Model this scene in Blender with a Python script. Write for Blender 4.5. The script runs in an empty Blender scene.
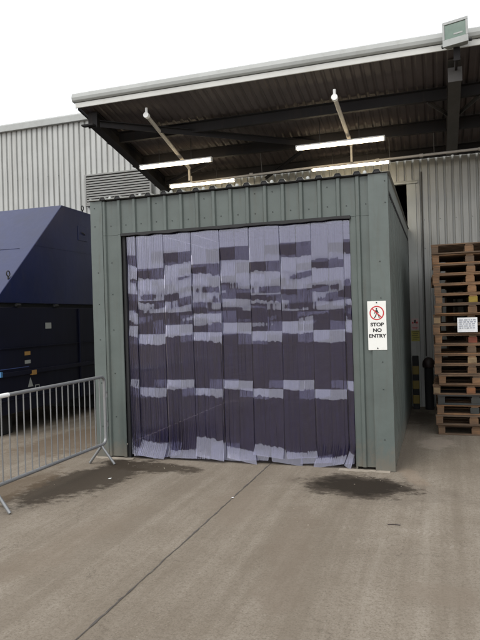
import bpy, math, random
from mathutils import Vector, Matrix
R = math.radians
random.seed(7)
S = bpy.context.scene
C = S.collection

# ------------------------------------------------------------------ helpers
class MB:
    def __init__(s): s.v = []; s.f = []; s.mi = []
    def add(s, vs, fs):
        o = len(s.v); s.v += [tuple(p) for p in vs]; s.f += [tuple(i + o for i in f) for f in fs]; return s
    def box(s, x0, x1, y0, y1, z0, z1):
        return s.add([(x0,y0,z0),(x1,y0,z0),(x1,y1,z0),(x0,y1,z0),(x0,y0,z1),(x1,y0,z1),(x1,y1,z1),(x0,y1,z1)],
              [(0,3,2,1),(4,5,6,7),(0,1,5,4),(1,2,6,5),(2,3,7,6),(3,0,4,7)])
    def bar(s, a, b, w, h, up=(0,0,1)):
        a = Vector(a); b = Vector(b); d = (b-a).normalized(); up = Vector(up)
        if abs(d.dot(up)) > .95: up = Vector((0,1,0))
        r = d.cross(up).normalized()*w/2; u = r.cross(d).normalized()*h/2
        vs = [a-r-u, a+r-u, a+r+u, a-r+u, b-r-u, b+r-u, b+r+u, b-r+u]
        return s.add(vs, [(0,1,2,3),(7,6,5,4),(0,4,5,1),(1,5,6,2),(2,6,7,3),(3,7,4,0)])
    def tube(s, pts, r, n=12, cap=True, radii=None):
        pts = [Vector(p) for p in pts]; m = len(pts); vs = []; fs = []
        ref = None
        for i, p in enumerate(pts):
            d = (pts[min(i+1,m-1)] - pts[max(i-1,0)]).normalized()
            if ref is None:
                ref = Vector((0,0,1)) if abs(d.z) < .9 else Vector((1,0,0))
            a = d.cross(ref).normalized(); b = a.cross(d).normalized(); ref = b
            rr = radii[i] if radii else r
            for k in range(n):
                t = 2*math.pi*k/n; vs.append(p + (a*math.cos(t) + b*math.sin(t))*rr)
        for i in range(m-1):
            for k in range(n):
                k2 = (k+1) % n; fs.append((i*n+k, i*n+k2, (i+1)*n+k2, (i+1)*n+k))
        if cap: fs.append(tuple(range(n))[::-1]); fs.append(tuple((m-1)*n+k for k in range(n)))
        return s.add(vs, fs)
    def prism(s, poly, f):          # poly: 2D points, f(u, v, k) -> xyz for k = 0 / 1
        n = len(poly)
        vs = [f(u, v, 0) for u, v in poly] + [f(u, v, 1) for u, v in poly]
        return s.add(vs, [tuple(range(n))[::-1], tuple(range(n, 2*n))] + [(i, (i+1) % n, n+(i+1) % n, n+i) for i in range(n)])
    def sheet(s, prof, vl, f):      # prof: [(u, d)], vl: v values; f(u, d, v)
        n = len(prof); vs = [f(u, d, v) for v in vl for u, d in prof]
        return s.add(vs, [(j*n+i, j*n+i+1, (j+1)*n+i+1, (j+1)*n+i) for j in range(len(vl)-1) for i in range(n-1)])
    def build(s, name, mat, parent=None, smooth=False, bevel=0, solid=0, local=False, seg=2):
        off = Vector((0,0,0))
        if parent and not local:
            p = parent
            while p: off += p.location; p = p.parent
        me = bpy.data.meshes.new(name)
        me.from_pydata([tuple(Vector(v)-off) for v in s.v], [], s.f); me.update()
        import bmesh
        bm = bmesh.new(); bm.from_mesh(me)
        if solid == 0: bmesh.ops.recalc_face_normals(bm, faces=bm.faces)
        bm.to_mesh(me); bm.free()
        o = bpy.data.objects.new(name, me); C.objects.link(o)
        if mat: me.materials.append(mat)
        if parent: o.parent = parent
        if smooth:
            for p in me.polygons: p.use_smooth = True
            e = o.modifiers.new('edge', 'EDGE_SPLIT'); e.split_angle = R(40)
        if solid:
            m = o.modifiers.new('thick', 'SOLIDIFY'); m.thickness = abs(solid); m.offset = 0
        if bevel:
            m = o.modifiers.new('bev', 'BEVEL'); m.width = bevel; m.segments = seg; m.limit_method = 'ANGLE'
        return o
def tag(o, label=None, cat=None, group=None, kind=None):
    if label: o['label'] = label
    if cat: o['category'] = cat
    if group: o['group'] = group
    if kind: o['kind'] = kind
    return o
def thing(name, label, cat, loc=(0,0,0), group=None):
    o = bpy.data.objects.new(name, None); C.objects.link(o); o.location = loc; o.empty_display_size = .1
    return tag(o, label, cat, group)
def copy_tree(o, parent=None):
    c = o.copy(); C.objects.link(c)
    if parent: c.parent = parent
    for ch in list(o.children): copy_tree(ch, c)
    return c
def trap(u0, u1, pitch, crown, slope, depth, phase=0):
    """trapezoidal sheet profile; crowns stand out by `depth` (d = 0 is the crown face)"""
    pts = []; k = math.floor((u0-phase)/pitch) - 1
    while True:
        a = phase + k*pitch
        if a > u1: break
        for u, d in ((a, depth), (a+slope, 0), (a+slope+crown, 0), (a+2*slope+crown, depth)):
            pts.append((u, d))
        k += 1
    def at(u):
        for (a, da), (b, db) in zip(pts, pts[1:]):
            if a <= u <= b: return da + (db-da)*((u-a)/(b-a) if b > a else 0)
        return depth
    return [(u0, at(u0))] + [p for p in pts if u0 < p[0] < u1] + [(u1, at(u1))]

# ------------------------------------------------------------------ materials
def newmat(name):
    m = bpy.data.materials.new(name); m.use_nodes = True
    nt = m.node_tree; b = nt.nodes['Principled BSDF']
    return m, nt, b
def N(nt, t, **kw):
    n = nt.nodes.new(t)
    for k, v in kw.items():
        if k.startswith('i_'): n.inputs[k[2:].replace('_', ' ')].default_value = v
        else: setattr(n, k, v)
    return n
def pos(nt, scale=(1,1,1)):
    g = N(nt, 'ShaderNodeNewGeometry'); mp = N(nt, 'ShaderNodeMapping'); mp.inputs['Scale'].default_value = scale
    nt.links.new(g.outputs['Position'], mp.inputs['Vector']); return mp.outputs['Vector']
def ramp(nt, fac, stops):
    r = N(nt, 'ShaderNodeValToRGB'); e = r.color_ramp.elements
    while len(e) < len(stops): e.new(.5)
    for el, (p, c) in zip(e, stops):
        el.position = p; el.color = (c, c, c, 1) if isinstance(c, (int, float)) else (*c[:3], 1)
    nt.links.new(fac, r.inputs['Fac']); return r.outputs['Color']
def noise(nt, vec, sc, det=6, rough=.55, dist=0):
    n = N(nt, 'ShaderNodeTexNoise'); n.inputs['Scale'].default_value = sc; n.inputs['Detail'].default_value = det
    n.inputs['Roughness'].default_value = rough; n.inputs['Distortion'].default_value = dist
    nt.links.new(vec, n.inputs['Vector']); return n.outputs['Fac']
def mixc(nt, fac, a, b, mode='MIX'):
    m = N(nt, 'ShaderNodeMix', data_type='RGBA', blend_type=mode)
    for sock, v in ((0, fac), (6, a), (7, b)):
        if isinstance(v, (int, float)): m.inputs[sock].default_value = v
        elif isinstance(v, tuple): m.inputs[sock].default_value = (*v[:3], 1)
        else: nt.links.new(v, m.inputs[sock])
    return m.outputs[2]
def math_(nt, op, a, b=0.0, clamp=False):
    m = N(nt, 'ShaderNodeMath', operation=op, use_clamp=clamp)
    for i, v in enumerate((a, b)):
        if isinstance(v, (int, float)): m.inputs[i].default_value = v
        else: nt.links.new(v, m.inputs[i])
    return m.outputs[0]
def paint(name, col, rough=.45, var=.15, metal=0.0, dirt=(.12,.09,.06), dirt_amt=.25, bump=.0, streak=(5,5,.6), spec=.5, splash=False):
    m, nt, b = newmat(name)
    n1 = noise(nt, pos(nt), 1.7, 6)
    n2 = noise(nt, pos(nt, streak), 2.6, 8, .65)
    lo = tuple(c*(1-var) for c in col); hi = tuple(min(1, c*(1+var)) for c in col)
    base = mixc(nt, ramp(nt, n1, [(.3, 0), (.7, 1)]), lo, hi)
    d = math_(nt, 'MULTIPLY', ramp(nt, n2, [(.52, 0), (.78, 1)]), dirt_amt)
    base = mixc(nt, d, base, dirt)
    if splash:      # dried mud thrown up from the yard, ragged upper edge
        sz = N(nt, 'ShaderNodeSeparateXYZ'); nt.links.new(pos(nt), sz.inputs[0])
        k = math_(nt, 'ADD', sz.outputs[2], math_(nt, 'MULTIPLY', math_(nt, 'SUBTRACT', noise(nt, pos(nt, (1,1,.7)), 9, 9, .75), .5), 1.1))
        base = mixc(nt, math_(nt, 'MULTIPLY', ramp(nt, k, [(.02, 1), (.30, 0)]), .6), base, (.15,.125,.095))
        sc = noise(nt, pos(nt, (1,1,6)), 7, 9, .8)
        base = mixc(nt, math_(nt, 'MULTIPLY', ramp(nt, sc, [(.66, 0), (.72, 1)]), .3), base, (.17,.175,.16))
    nt.links.new(base, b.inputs['Base Color'])
    rr = N(nt, 'ShaderNodeMapRange'); rr.inputs['To Min'].default_value = rough-.1; rr.inputs['To Max'].default_value = rough+.15
    nt.links.new(n2, rr.inputs['Value']); nt.links.new(rr.outputs[0], b.inputs['Roughness'])
    b.inputs['Metallic'].default_value = metal; b.inputs['Specular IOR Level'].default_value = spec
    if bump:
        bp = N(nt, 'ShaderNodeBump'); bp.inputs['Strength'].default_value = bump; bp.inputs['Distance'].default_value = .02
        nt.links.new(noise(nt, pos(nt), 5, 3), bp.inputs['Height']); nt.links.new(bp.outputs[0], b.inputs['Normal'])
    return m
GREEN = paint('green_paint', (.086,.104,.095), .42, .12, dirt=(.075,.07,.055), dirt_amt=.5, bump=.22, splash=True)
GREEN2 = paint('green_trim_paint', (.095,.114,.105), .42, .12, dirt=(.075,.07,.055), dirt_amt=.5, bump=.22, splash=True)
GREYCLAD = paint('grey_cladding', (.40,.405,.385), .45, .07, dirt=(.20,.18,.145), dirt_amt=.6, bump=.2, streak=(7,7,.3))
TRIM = paint('pale_trim', (.42,.43,.40), .5, .08, dirt=(.2,.18,.14), dirt_amt=.4)
GUTTER = paint('gutter_grey', (.34,.35,.335), .45, .08, dirt=(.2,.19,.16), dirt_amt=.35, streak=(3,3,3))
WHITE = paint('white_trim', (.52,.52,.49), .5, .06, dirt=(.35,.33,.28), dirt_amt=.35, streak=(3,3,3))
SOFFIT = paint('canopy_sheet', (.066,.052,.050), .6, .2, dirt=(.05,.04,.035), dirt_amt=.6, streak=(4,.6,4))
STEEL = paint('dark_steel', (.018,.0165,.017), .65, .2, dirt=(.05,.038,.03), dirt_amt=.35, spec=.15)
STEELB = paint('grey_steel', (.05,.046,.042), .55, .15, dirt=(.06,.05,.04), dirt_amt=.35)
GALV = paint('galvanised', (.27,.275,.275), .42, .15, metal=.6, dirt=(.2,.18,.15), dirt_amt=.4, streak=(8,8,8))
CONDUIT = paint('grey_conduit', (.36,.33,.29), .5, .1, dirt=(.16,.13,.1), dirt_amt=.4, streak=(6,6,6))
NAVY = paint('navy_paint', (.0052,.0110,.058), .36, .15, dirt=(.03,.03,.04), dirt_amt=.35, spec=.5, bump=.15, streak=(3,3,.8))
NAVYTOP = NAVY
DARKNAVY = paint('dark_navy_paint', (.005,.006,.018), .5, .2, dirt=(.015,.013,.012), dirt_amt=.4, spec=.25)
BLACK = paint('black_rubber', (.015,.015,.016), .7, .2, dirt=(.05,.045,.04), dirt_amt=.3)
BLACKP = paint('black_ink', (.012,.012,.012), .55, 0, dirt_amt=0)
SIGNW = paint('sign_white', (.74,.74,.70), .35, .03, dirt=(.45,.42,.36), dirt_amt=.25, streak=(6,6,6))
SIGNR = paint('sign_red', (.50,.025,.03), .4, .05, dirt_amt=0)
SIGNY = paint('sign_yellow', (.42,.38,.07), .45, .08, dirt=(.2,.17,.08), dirt_amt=.4)
YELLOW = paint('yellow_paint', (.22,.16,.025), .5, .1, dirt=(.1,.08,.05), dirt_amt=.5)
ORANGE = paint('orange_reflector', (.40,.23,.07), .35, .05, dirt_amt=.1)
PALE = paint('pale_sticker', (.33,.35,.34), .4, .05, dirt_amt=.2)
LBLUE = paint('light_blue_sticker', (.05,.16,.32), .4, .05, dirt_amt=.1)
DARKIN = paint('interior_dark', (.10,.10,.10), .7, .1)
SCREW = paint('screw_head', (.05,.06,.058), .4, .1, metal=.4)
PAPER = paint('paper', (.78,.79,.80), .7, .02, dirt_amt=.05)
INKG = paint('grey_ink', (.30,.32,.38), .7, .05, dirt_amt=0)
CAPW = paint('white_plastic', (.75,.75,.73), .4, .03, dirt_amt=.15)
REDBROWN = paint('dark_red_paint', (.03,.017,.016), .5, .15, dirt_amt=.4)
FLOODGREY = paint('floodlight_grey', (.25,.26,.25), .45, .1, dirt_amt=.25, streak=(5,5,5))

LOUV = paint('louvre_grey', (.235,.235,.22), .5, .1, dirt_amt=.5)
def emis(name, col, st):
    m, nt, b = newmat(name)
    b.inputs['Base Color'].default_value = (.8,.8,.8,1)
    b.inputs['Emission Color'].default_value = (*col,1); b.inputs['Emission Strength'].default_value = st
    return m
TUBE = emis('lit_tube', (1,.82,.54), 12)

def glassy(name, col, rough=.05):
    m, nt, b = newmat(name)
    n = noise(nt, pos(nt), 9, 3)
    nt.links.new(mixc(nt, n, tuple(c*.7 for c in col), tuple(c*1.3 for c in col)), b.inputs['Base Color'])
    b.inputs['Roughness'].default_value = rough; b.inputs['Specular IOR Level'].default_value = .25
    return m
FGLASS = glassy('flood_glass', (.10,.15,.12), .12)

def wood(name, a, b_, c):
    m, nt, b = newmat(name)
    oi = N(nt, 'ShaderNodeObjectInfo')
    tc = N(nt, 'ShaderNodeTexCoord'); mp = N(nt, 'ShaderNodeMapping'); mp.inputs['Scale'].default_value = (2.5,22,22)
    ad = N(nt, 'ShaderNodeVectorMath', operation='ADD')
    cb = N(nt, 'ShaderNodeCombineXYZ'); mu = math_(nt, 'MULTIPLY', oi.outputs['Random'], 37.0)
    nt.links.new(mu, cb.inputs[0]); nt.links.new(mu, cb.inputs[1])
    nt.links.new(tc.outputs['Object'], ad.inputs[0]); nt.links.new(cb.outputs[0], ad.inputs[1])
    nt.links.new(ad.outputs[0], mp.inputs['Vector'])
    g = noise(nt, mp.outputs['Vector'], 1.6, 8, .7, .6)
    base = mixc(nt, oi.outputs['Random'], a, b_)
    col = mixc(nt, ramp(nt, g, [(.35, 0), (.75, .8)]), base, c)
    d = noise(nt, pos(nt), 3.1, 5)
    col = mixc(nt, ramp(nt, d, [(.42, 0), (.7, .7)]), col, (.05,.037,.027))
    nt.links.new(col, b.inputs['Base Color']); b.inputs['Roughness'].default_value = .85
    bp = N(nt, 'ShaderNodeBump'); bp.inputs['Strength'].default_value = .4; bp.inputs['Distance'].default_value = .004
    nt.links.new(g, bp.inputs['Height']); nt.links.new(bp.outputs[0], b.inputs['Normal'])
    return m
WOOD = wood('pallet_wood', (.29,.150,.066), (.13,.088,.055), (.055,.036,.024))
WOODPALE = wood('pale_wood', (.38,.26,.14), (.33,.23,.125), (.2,.135,.07))
WOODRED = wood('red_wood', (.24,.065,.035), (.2,.06,.035), (.12,.04,.025))
WOODYEL = wood('yellow_wood', (.38,.27,.03), (.35,.25,.03), (.22,.15,.03))
WOODDARK = wood('dark_stained_wood', (.045,.052,.048), (.04,.045,.045), (.025,.028,.028))
WOODORA = wood('orange_wood', (.30,.12,.045), (.28,.12,.045), (.16,.07,.035))

# ground: worn brown-grey concrete yard with stains and tone patches that have their own outline
def concrete():
    m, nt, b = newmat('yard_concrete')
    P = pos(nt)
    big = noise(nt, P, .55, 5, .6); mid = noise(nt, P, 3.2, 8, .65); fine = noise(nt, P, 38, 6, .7); sp = noise(nt, P, 140, 2, .6)
    f2 = noise(nt, P, 85, 4, .75); f3 = noise(nt, pos(nt, (1.3,.8,1)), 12, 9, .8)
    col = mixc(nt, ramp(nt, big, [(.32, 0), (.68, 1)]), (.190,.163,.131), (.262,.230,.188))
    col = mixc(nt, ramp(nt, mid, [(.36, .32), (.56, 0)]), col, (.145,.119,.090))
    col = mixc(nt, ramp(nt, f3, [(.36, .32), (.50, 0)]), col, (.135,.112,.087))
    col = mixc(nt, ramp(nt, f3, [(.56, 0), (.70, .14)]), col, (.34,.305,.255))
    col = mixc(nt, ramp(nt, fine, [(.38, .5), (.52, 0)]), col, (.125,.104,.08))
    col = mixc(nt, ramp(nt, f2, [(.36, .7), (.47, 0)]), col, (.10,.083,.065))
    col = mixc(nt, ramp(nt, f2, [(.60, 0), (.70, .6)]), col, (.38,.35,.30))
    W = noise(nt, pos(nt, (2.6,.10,1)), 1.5, 8, .65, .2)
    col = mixc(nt, ramp(nt, W, [(.40, .5), (.56, 0)]), col, (.14,.116,.09))
    col = mixc(nt, ramp(nt, W, [(.58, 0), (.74, .35)]), col, (.30,.27,.225))
    # hairline cracks, broken up
    vo = N(nt, 'ShaderNodeTexVoronoi', feature='DISTANCE_TO_EDGE'); vo.inputs['Scale'].default_value = .62
    va = N(nt, 'ShaderNodeVectorMath', operation='ADD'); nz_ = N(nt, 'ShaderNodeTexNoise'); nz_.inputs['Scale'].default_value = 3.0; nz_.inputs['Detail'].default_value = 8; nz_.inputs['Roughness'].default_value = .7
    vs_ = N(nt, 'ShaderNodeVectorMath', operation='SCALE'); vs_.inputs['Scale'].default_value = .55
    nt.links.new(P, nz_.inputs['Vector']); nt.links.new(nz_.outputs['Color'], vs_.inputs[0]); nt.links.new(P, va.inputs[0]); nt.links.new(vs_.outputs[0], va.inputs[1]); nt.links.new(va.outputs[0], vo.inputs['Vector'])
    ck = math_(nt, 'MULTIPLY', ramp(nt, vo.outputs['Distance'], [(.0, 1), (.006, 0)]), ramp(nt, noise(nt, P, .9, 3), [(.5, 0), (.6, .55)]))
    col = mixc(nt, ck, col, (.07,.058,.045))
    sx = N(nt, 'ShaderNodeSeparateXYZ'); nt.links.new(P, sx.inputs[0])
    n_e = noise(nt, P, 2.4, 8, .7)
    n_f = noise(nt, pos(nt, (1,1.6,1)), 7.5, 8, .75)
    rot = {}
    def spot(cx, cy, rx, ry, c, amt, edge=.55, ang=0):
        ca, sa = math.cos(R(ang)), math.sin(R(ang))
        dx = math_(nt, 'SUBTRACT', sx.outputs[0], cx); dy = math_(nt, 'SUBTRACT', sx.outputs[1], cy)
        u = math_(nt, 'ADD', math_(nt, 'MULTIPLY', dx, ca/rx), math_(nt, 'MULTIPLY', dy, sa/rx))
        v = math_(nt, 'ADD', math_(nt, 'MULTIPLY', dx, -sa/ry), math_(nt, 'MULTIPLY', dy, ca/ry))
        d = math_(nt, 'SQRT', math_(nt, 'ADD', math_(nt, 'MULTIPLY', u, u), math_(nt, 'MULTIPLY', v, v)))
        d = math_(nt, 'ADD', d, math_(nt, 'MULTIPLY', math_(nt, 'SUBTRACT', n_e, .5), 1.7))
        d = math_(nt, 'ADD', d, math_(nt, 'MULTIPLY', math_(nt, 'SUBTRACT', n_f, .5), .9))
        f = math_(nt, 'MULTIPLY', ramp(nt, d, [(edge, 1), (min(1, edge+.28), 0)]), amt)
        nonlocal col
        col = mixc(nt, f, col, c)
    spot(-.33,-.62,.60,.42,(.030,.025,.020),.97,.78,-8)
    spot(-3.22,-1.05,.50,1.25,(.050,.041,.032),.92,.66,-14)
    spot(-2.8,-.33,.85,.27,(.048,.039,.030),.88,.62,-8)
    spot(-.15,-.70,1.15,.6,(.12,.10,.08),.35,.6,-10)
    spot(-.32,-.62,.55,.36,(.020,.017,.014),.75,.6,-6)
    spot(-3.9,-1.6,.5,1.4,(.10,.075,.052),.65,.5)
    spot(-4.6,.9,1.0,1.6,(.12,.09,.064),.7,.5)
    spot(-3.6,-2.9,.5,.9,(.11,.085,.06),.6,.5)
    spot(-1.3,-1.4,.5,1.0,(.17,.14,.11),.45,.4,10)
    spot(-.6,-2.4,.28,1.9,(.15,.122,.095),.5,.4,8)
    spot(-2.3,-2.6,.35,1.6,(.16,.13,.10),.45,.4,-6)
    spot(.45,1.6,.35,.55,(.33,.28,.23),.5,.5)
    spot(.2,-.2,.16,.5,(.26,.20,.15),.35,.5,20)
    spot(.5,-2.9,.4,.25,(.17,.14,.11),.5,.45)
    spot(.15,3.6,.4,1.0,(.07,.06,.05),.6,.5)  # darker patch between the shed side and the pallets
    # dusty tread prints: chevron blocks across two wheel tracks
    def tread(x0, x1, yc, hw, slope):
        nonlocal col
        yy = math_(nt, 'SUBTRACT', math_(nt, 'SUBTRACT', sx.outputs[1], yc), math_(nt, 'MULTIPLY', math_(nt, 'SUBTRACT', sx.outputs[0], x0), slope))
        ay = math_(nt, 'ABSOLUTE', yy)
        ph_ = math_(nt, 'ADD', math_(nt, 'MULTIPLY', sx.outputs[0], 130.0), math_(nt, 'MULTIPLY', ay, 45.0))
        w_ = math_(nt, 'GREATER_THAN', math_(nt, 'SINE', ph_), .1)
        e_ = math_(nt, 'LESS_THAN', math_(nt, 'ADD', ay, math_(nt, 'MULTIPLY', math_(nt, 'SUBTRACT', n_f, .5), .16)), hw)
        xr = math_(nt, 'MULTIPLY', math_(nt, 'GREATER_THAN', sx.outputs[0], x0), math_(nt, 'LESS_THAN', sx.outputs[0], x1))
        br = ramp(nt, n_e, [(.46, 0), (.64, .26)])
        f = math_(nt, 'MULTIPLY', math_(nt, 'MULTIPLY', w_, e_), math_(nt, 'MULTIPLY', xr, br))
        col = mixc(nt, f, col, (.36,.325,.275))
    tread(-.45,1.4,-1.88,.055,.10); tread(-.2,1.4,-2.12,.05,.10)
    nt.links.new(col, b.inputs['Base Color']); b.inputs['Specular IOR Level'].default_value = 0
    rg = N(nt, 'ShaderNodeMapRange'); rg.inputs['To Min'].default_value = .62; rg.inputs['To Max'].default_value = .95
    nt.links.new(mid, rg.inputs['Value']); nt.links.new(rg.outputs[0], b.inputs['Roughness'])
    h = math_(nt, 'ADD', math_(nt, 'MULTIPLY', mid, .6), math_(nt, 'MULTIPLY', fine, .5))
    bp = N(nt, 'ShaderNodeBump'); bp.inputs['Strength'].default_value = .5; bp.inputs['Distance'].default_value = .02
    nt.links.new(h, bp.inputs['Height']); nt.links.new(bp.outputs[0], b.inputs['Normal'])
    return m
CONC = concrete()
JOINT = paint('joint_sealant', (.06,.052,.045), .85, .3, dirt=(.2,.17,.13), dirt_amt=.6, streak=(9,9,9))
GRIT = paint('grit', (.20,.17,.13), .9, .4)

# clear ribbed PVC with a slight violet tint: transparent + a little scuffed haze with soft rib reflections painted in as vertical streaks + gloss
def pvc():
    m = bpy.data.materials.new('clear_pvc'); m.use_nodes = True; nt = m.node_tree; nt.nodes.clear()
    out = N(nt, 'ShaderNodeOutputMaterial')
    tr = N(nt, 'ShaderNodeBsdfTransparent'); tr.inputs[0].default_value = (.835,.835,.915,1)
    df = N(nt, 'ShaderNodeBsdfDiffuse'); df.inputs[0].default_value = (.11,.105,.34,1)
    gl = N(nt, 'ShaderNodeBsdfGlossy'); gl.inputs['Roughness'].default_value = .035; gl.inputs[0].default_value = (.98,.965,.985,1)
    n = noise(nt, pos(nt, (3,3,1)), 2.2, 8, .7)
    n2 = noise(nt, pos(nt, (40,40,1.2)), 2.0, 5, .7)
    f = math_(nt, 'MULTIPLY', math_(nt, 'ADD', ramp(nt, n, [(.3, .35), (.75, 1)]), ramp(nt, n2, [(.45, 0), (.7, 1.3)])), .045)
    m1 = N(nt, 'ShaderNodeMixShader'); nt.links.new(f, m1.inputs[0]); nt.links.new(tr.outputs[0], m1.inputs[1]); nt.links.new(df.outputs[0], m1.inputs[2])
    fr = N(nt, 'ShaderNodeFresnel'); fr.inputs['IOR'].default_value = 1.70
    m2 = N(nt, 'ShaderNodeMixShader'); nt.links.new(fr.outputs[0], m2.inputs[0]); nt.links.new(m1.outputs[0], m2.inputs[1]); nt.links.new(gl.outputs[0], m2.inputs[2])
    nt.links.new(m2.outputs[0], out.inputs[0]); return m
PVC = pvc()

# ------------------------------------------------------------------ ground
g = MB().add([(-250,-250,0),(250,-250,0),(250,250,0),(-250,250,0)], [(0,1,2,3)]).build('ground', CONC); tag(g, kind='structure')
jb = MB(); prev = None; y = -14
rj = random.Random(3)
while y < 0.35:
    w = .003 + rj.random()**2*.007; c = -1.43 + rj.uniform(-.005,.005)
    cur = ((c-w, y, .004), (c+w, y, .004))
    if prev: jb.add([prev[0], prev[1], cur[1], cur[0]], [(0,1,2,3)])
    prev = cur; y += .06
tag(jb.build('ground_joint', JOINT), kind='structure')
gm = MB(); rg_ = random.Random(5)
for i in range(260):
    if rg_.random() < .45: x, y = rg_.uniform(-4.5,1.6), rg_.uniform(-4.6,2)
    else: x, y = rg_.gauss(-1.8,1.4), -.08 - abs(rg_.gauss(0,.18))
    if -3.5 < x < -3.3 and y > -.05: continue
    r = rg_.choice((.003,.004,.005,.006,.008)); 
    vs = [(x+r*math.cos(t)*rg_.uniform(.6,1.3), y+r*math.sin(t)*rg_.uniform(.6,1.3), .0005) for t in (0,1.26,2.5,3.8,5)]
    vs.append((x+rg_.uniform(-.3,.3)*r, y, r*rg_.uniform(.4,.9)))
    gm.add(vs, [(i, (i+1) % 5, 5) for i in range(5)])
tag(gm.build('gravel_grit', GRIT), kind='stuff')

# ------------------------------------------------------------------ warehouse
WY = 4.8
wh = thing('warehouse', 'long grey warehouse clad in ribbed metal sheets behind the green shed', 'building', (0,WY,0))
PITCH = .1375
def wallf(u, d, v): return (u, WY + d, v)
cl = MB()
cl.sheet(trap(-32,-3.85,PITCH,.086,.010,.034), [0,6.2], wallf)
cl.build('wall', GREYCLAD, wh, solid=.0015)
cl = MB(); cl.sheet(trap(-3.85,.0,PITCH,.086,.010,.034), [4.135,6.2], wallf); cl.build('wall', GREYCLAD, wh, solid=.0015)
cl = MB(); cl.sheet(trap(0.0,.17,PITCH,.086,.010,.034), [4.135,6.2], wallf); cl.sheet(trap(.17,22,PITCH,.086,.010,.034), [0,6.2], wallf)
cl.build('wall', GREYCLAD, wh, solid=.0015)
MB().prism([(-.075,6.14),(.06,6.14),(.06,6.17),(.0,6.31),(-.055,6.31),(-.075,6.28)], lambda u, v, k: ((-32,22)[k], WY+u, v)).build('eaves_gutter', GUTTER, wh, bevel=.008)
MB().box(0.004,.166,WY-.012,WY+.25,0,4.13).build('door_jamb', TRIM, wh, bevel=.004)
MB().box(-3.95,-3.85,WY-.012,WY+.25,0,4.13).build('door_jamb', TRIM, wh, bevel=.004)
MB().prism([(-.03,4.10),(.06,4.10),(.06,4.16),(-.0,4.16),(-.03,4.125)], lambda u, v, k: ((-3.95,.20)[k], WY-.004+u-.012, v)).build('door_head_flashing', TRIM, wh)
MB().add([(-32,WY+.06,6.2),(22,WY+.06,6.2),(22,30,7.6),(-32,30,7.6)], [(0,1,2,3)]).build('roof', GREYCLAD, wh, solid=.05)
sw = MB(); sw.prism([(WY+.06,0),(WY+.06,6.2),(30,7.6),(30,0)], lambda u, v, k: ((-32,-31.9)[k], u, v)); sw.build('side_wall', GREYCLAD, wh)
sw = MB(); sw.prism([(WY+.06,0),(WY+.06,6.2),(30,7.6),(30,0)], lambda u, v, k: ((21.9,22)[k], u, v)); sw.build('side_wall', GREYCLAD, wh)
MB().box(-31.9,21.9,29.9,30,0,7.6).build('rear_wall', GREYCLAD, wh)
def screw_mesh(n):
    m = MB(); m.tube([(0,0,0),(0,-.005,0),(0,-.007,0)], .01, 8, radii=[.0068,.0068,.004]); return m
scr = screw_mesh(0).build('screw', SCREW, wh, local=True); scr.location = (-9.1,-.002,5.02)
for i in range(1, 16):
    c = scr.copy(); C.objects.link(c); c.location = (-9.1 + i*PITCH*2, -.002, 5.02 + random.uniform(-.004,.004))

for z in (3.42,2.9):
    for i in range(8):
        c = scr.copy(); C.objects.link(c); c.location = (.30 + i*PITCH*2, -.002, z-WY*0 + random.uniform(-.004,.004))
# louvre vent on the wall
lv = thing('louvre_vent', 'grey slatted louvre vent on the warehouse wall above the left end of the shed', 'vent', (-5.93,WY-.1,4.28))
fr = MB(); X0, X1, Z0, Z1 = -6.73,-5.13,4.25,4.93
fr.box(X0,X0+.04,WY-.11,WY,Z0,Z1); fr.box(X1-.04,X1,WY-.11,WY,Z0,Z1); fr.box(X0+.04,X1-.04,WY-.108,WY,Z1-.035,Z1-.001); fr.box(X0+.04,X1-.04,WY-.108,WY,Z0+.001,Z0+.035)
fr.build('frame', LOUV, lv, bevel=.003)
MB().box(X0+.041,X1-.041,WY-.02,WY-.012,Z0+.036,Z1-.036).build('backing', BLACK, lv)
n = 11
for i in range(n):
    z = Z0+.045 + i*(Z1-Z0-.085)/n
    MB().prism([(-.104,z),(-.104,z+.03),(-.10,z+.032),(-.03,z+.06),(-.028,z+.056),(-.098,z+.026),(-.098,z)], lambda u, v, k: ((X0+.042,X1-.042)[k], WY+u, v)).build('louvre_slat', LOUV, lv)

# wall signs, bollard, dark post beside the doorway
ws = thing('warning_sign', 'small pale pink safety notice with a dark figure on the door jamb', 'sign', (.095,WY-.03,1.41))
MB().box(.02,.15,WY-.018,WY-.0125,1.415,1.625).build('sign_board', paint('sign_pale_pink', (.56,.42,.40), .45, .04, dirt_amt=.3), ws)
t = MB(); t.tube([(.088,WY-.0185,1.585),(.088,WY-.0205,1.585)], .016, 10); t.bar((.088,WY-.0195,1.575),(.082,WY-.0195,1.535),.03,.003,(0,1,0)); t.build('figure', BLACKP, ws)
t = MB(); t.box(.035,.06,WY-.0205,WY-.0182,1.53,1.56); t.box(.105,.135,WY-.0205,WY-.0182,1.53,1.565); t.box(.035,.13,WY-.0205,WY-.0182,1.45,1.462); t.box(.045,.12,WY-.0205,WY-.0182,1.43,1.438); t.build('print', SIGNR, ws)
ys = thing('safety_notice', 'small yellow notice with lines of dark print below the pink notice', 'sign', (.1,WY-.03,1.2))
MB().box(.015,.163,WY-.018,WY-.0125,1.205,1.402).build('sign_board', SIGNY, ys)
t = MB()
for k, (a, b) in enumerate(((.03,.15),(.045,.14),(.03,.13),(.05,.15),(.04,.12))): t.box(a,b,WY-.0205,WY-.0182,1.372-k*.034,1.384-k*.034)
t.build('print', paint('olive_ink', (.12,.11,.03), .6, 0, dirt_amt=0), ys)

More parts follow.
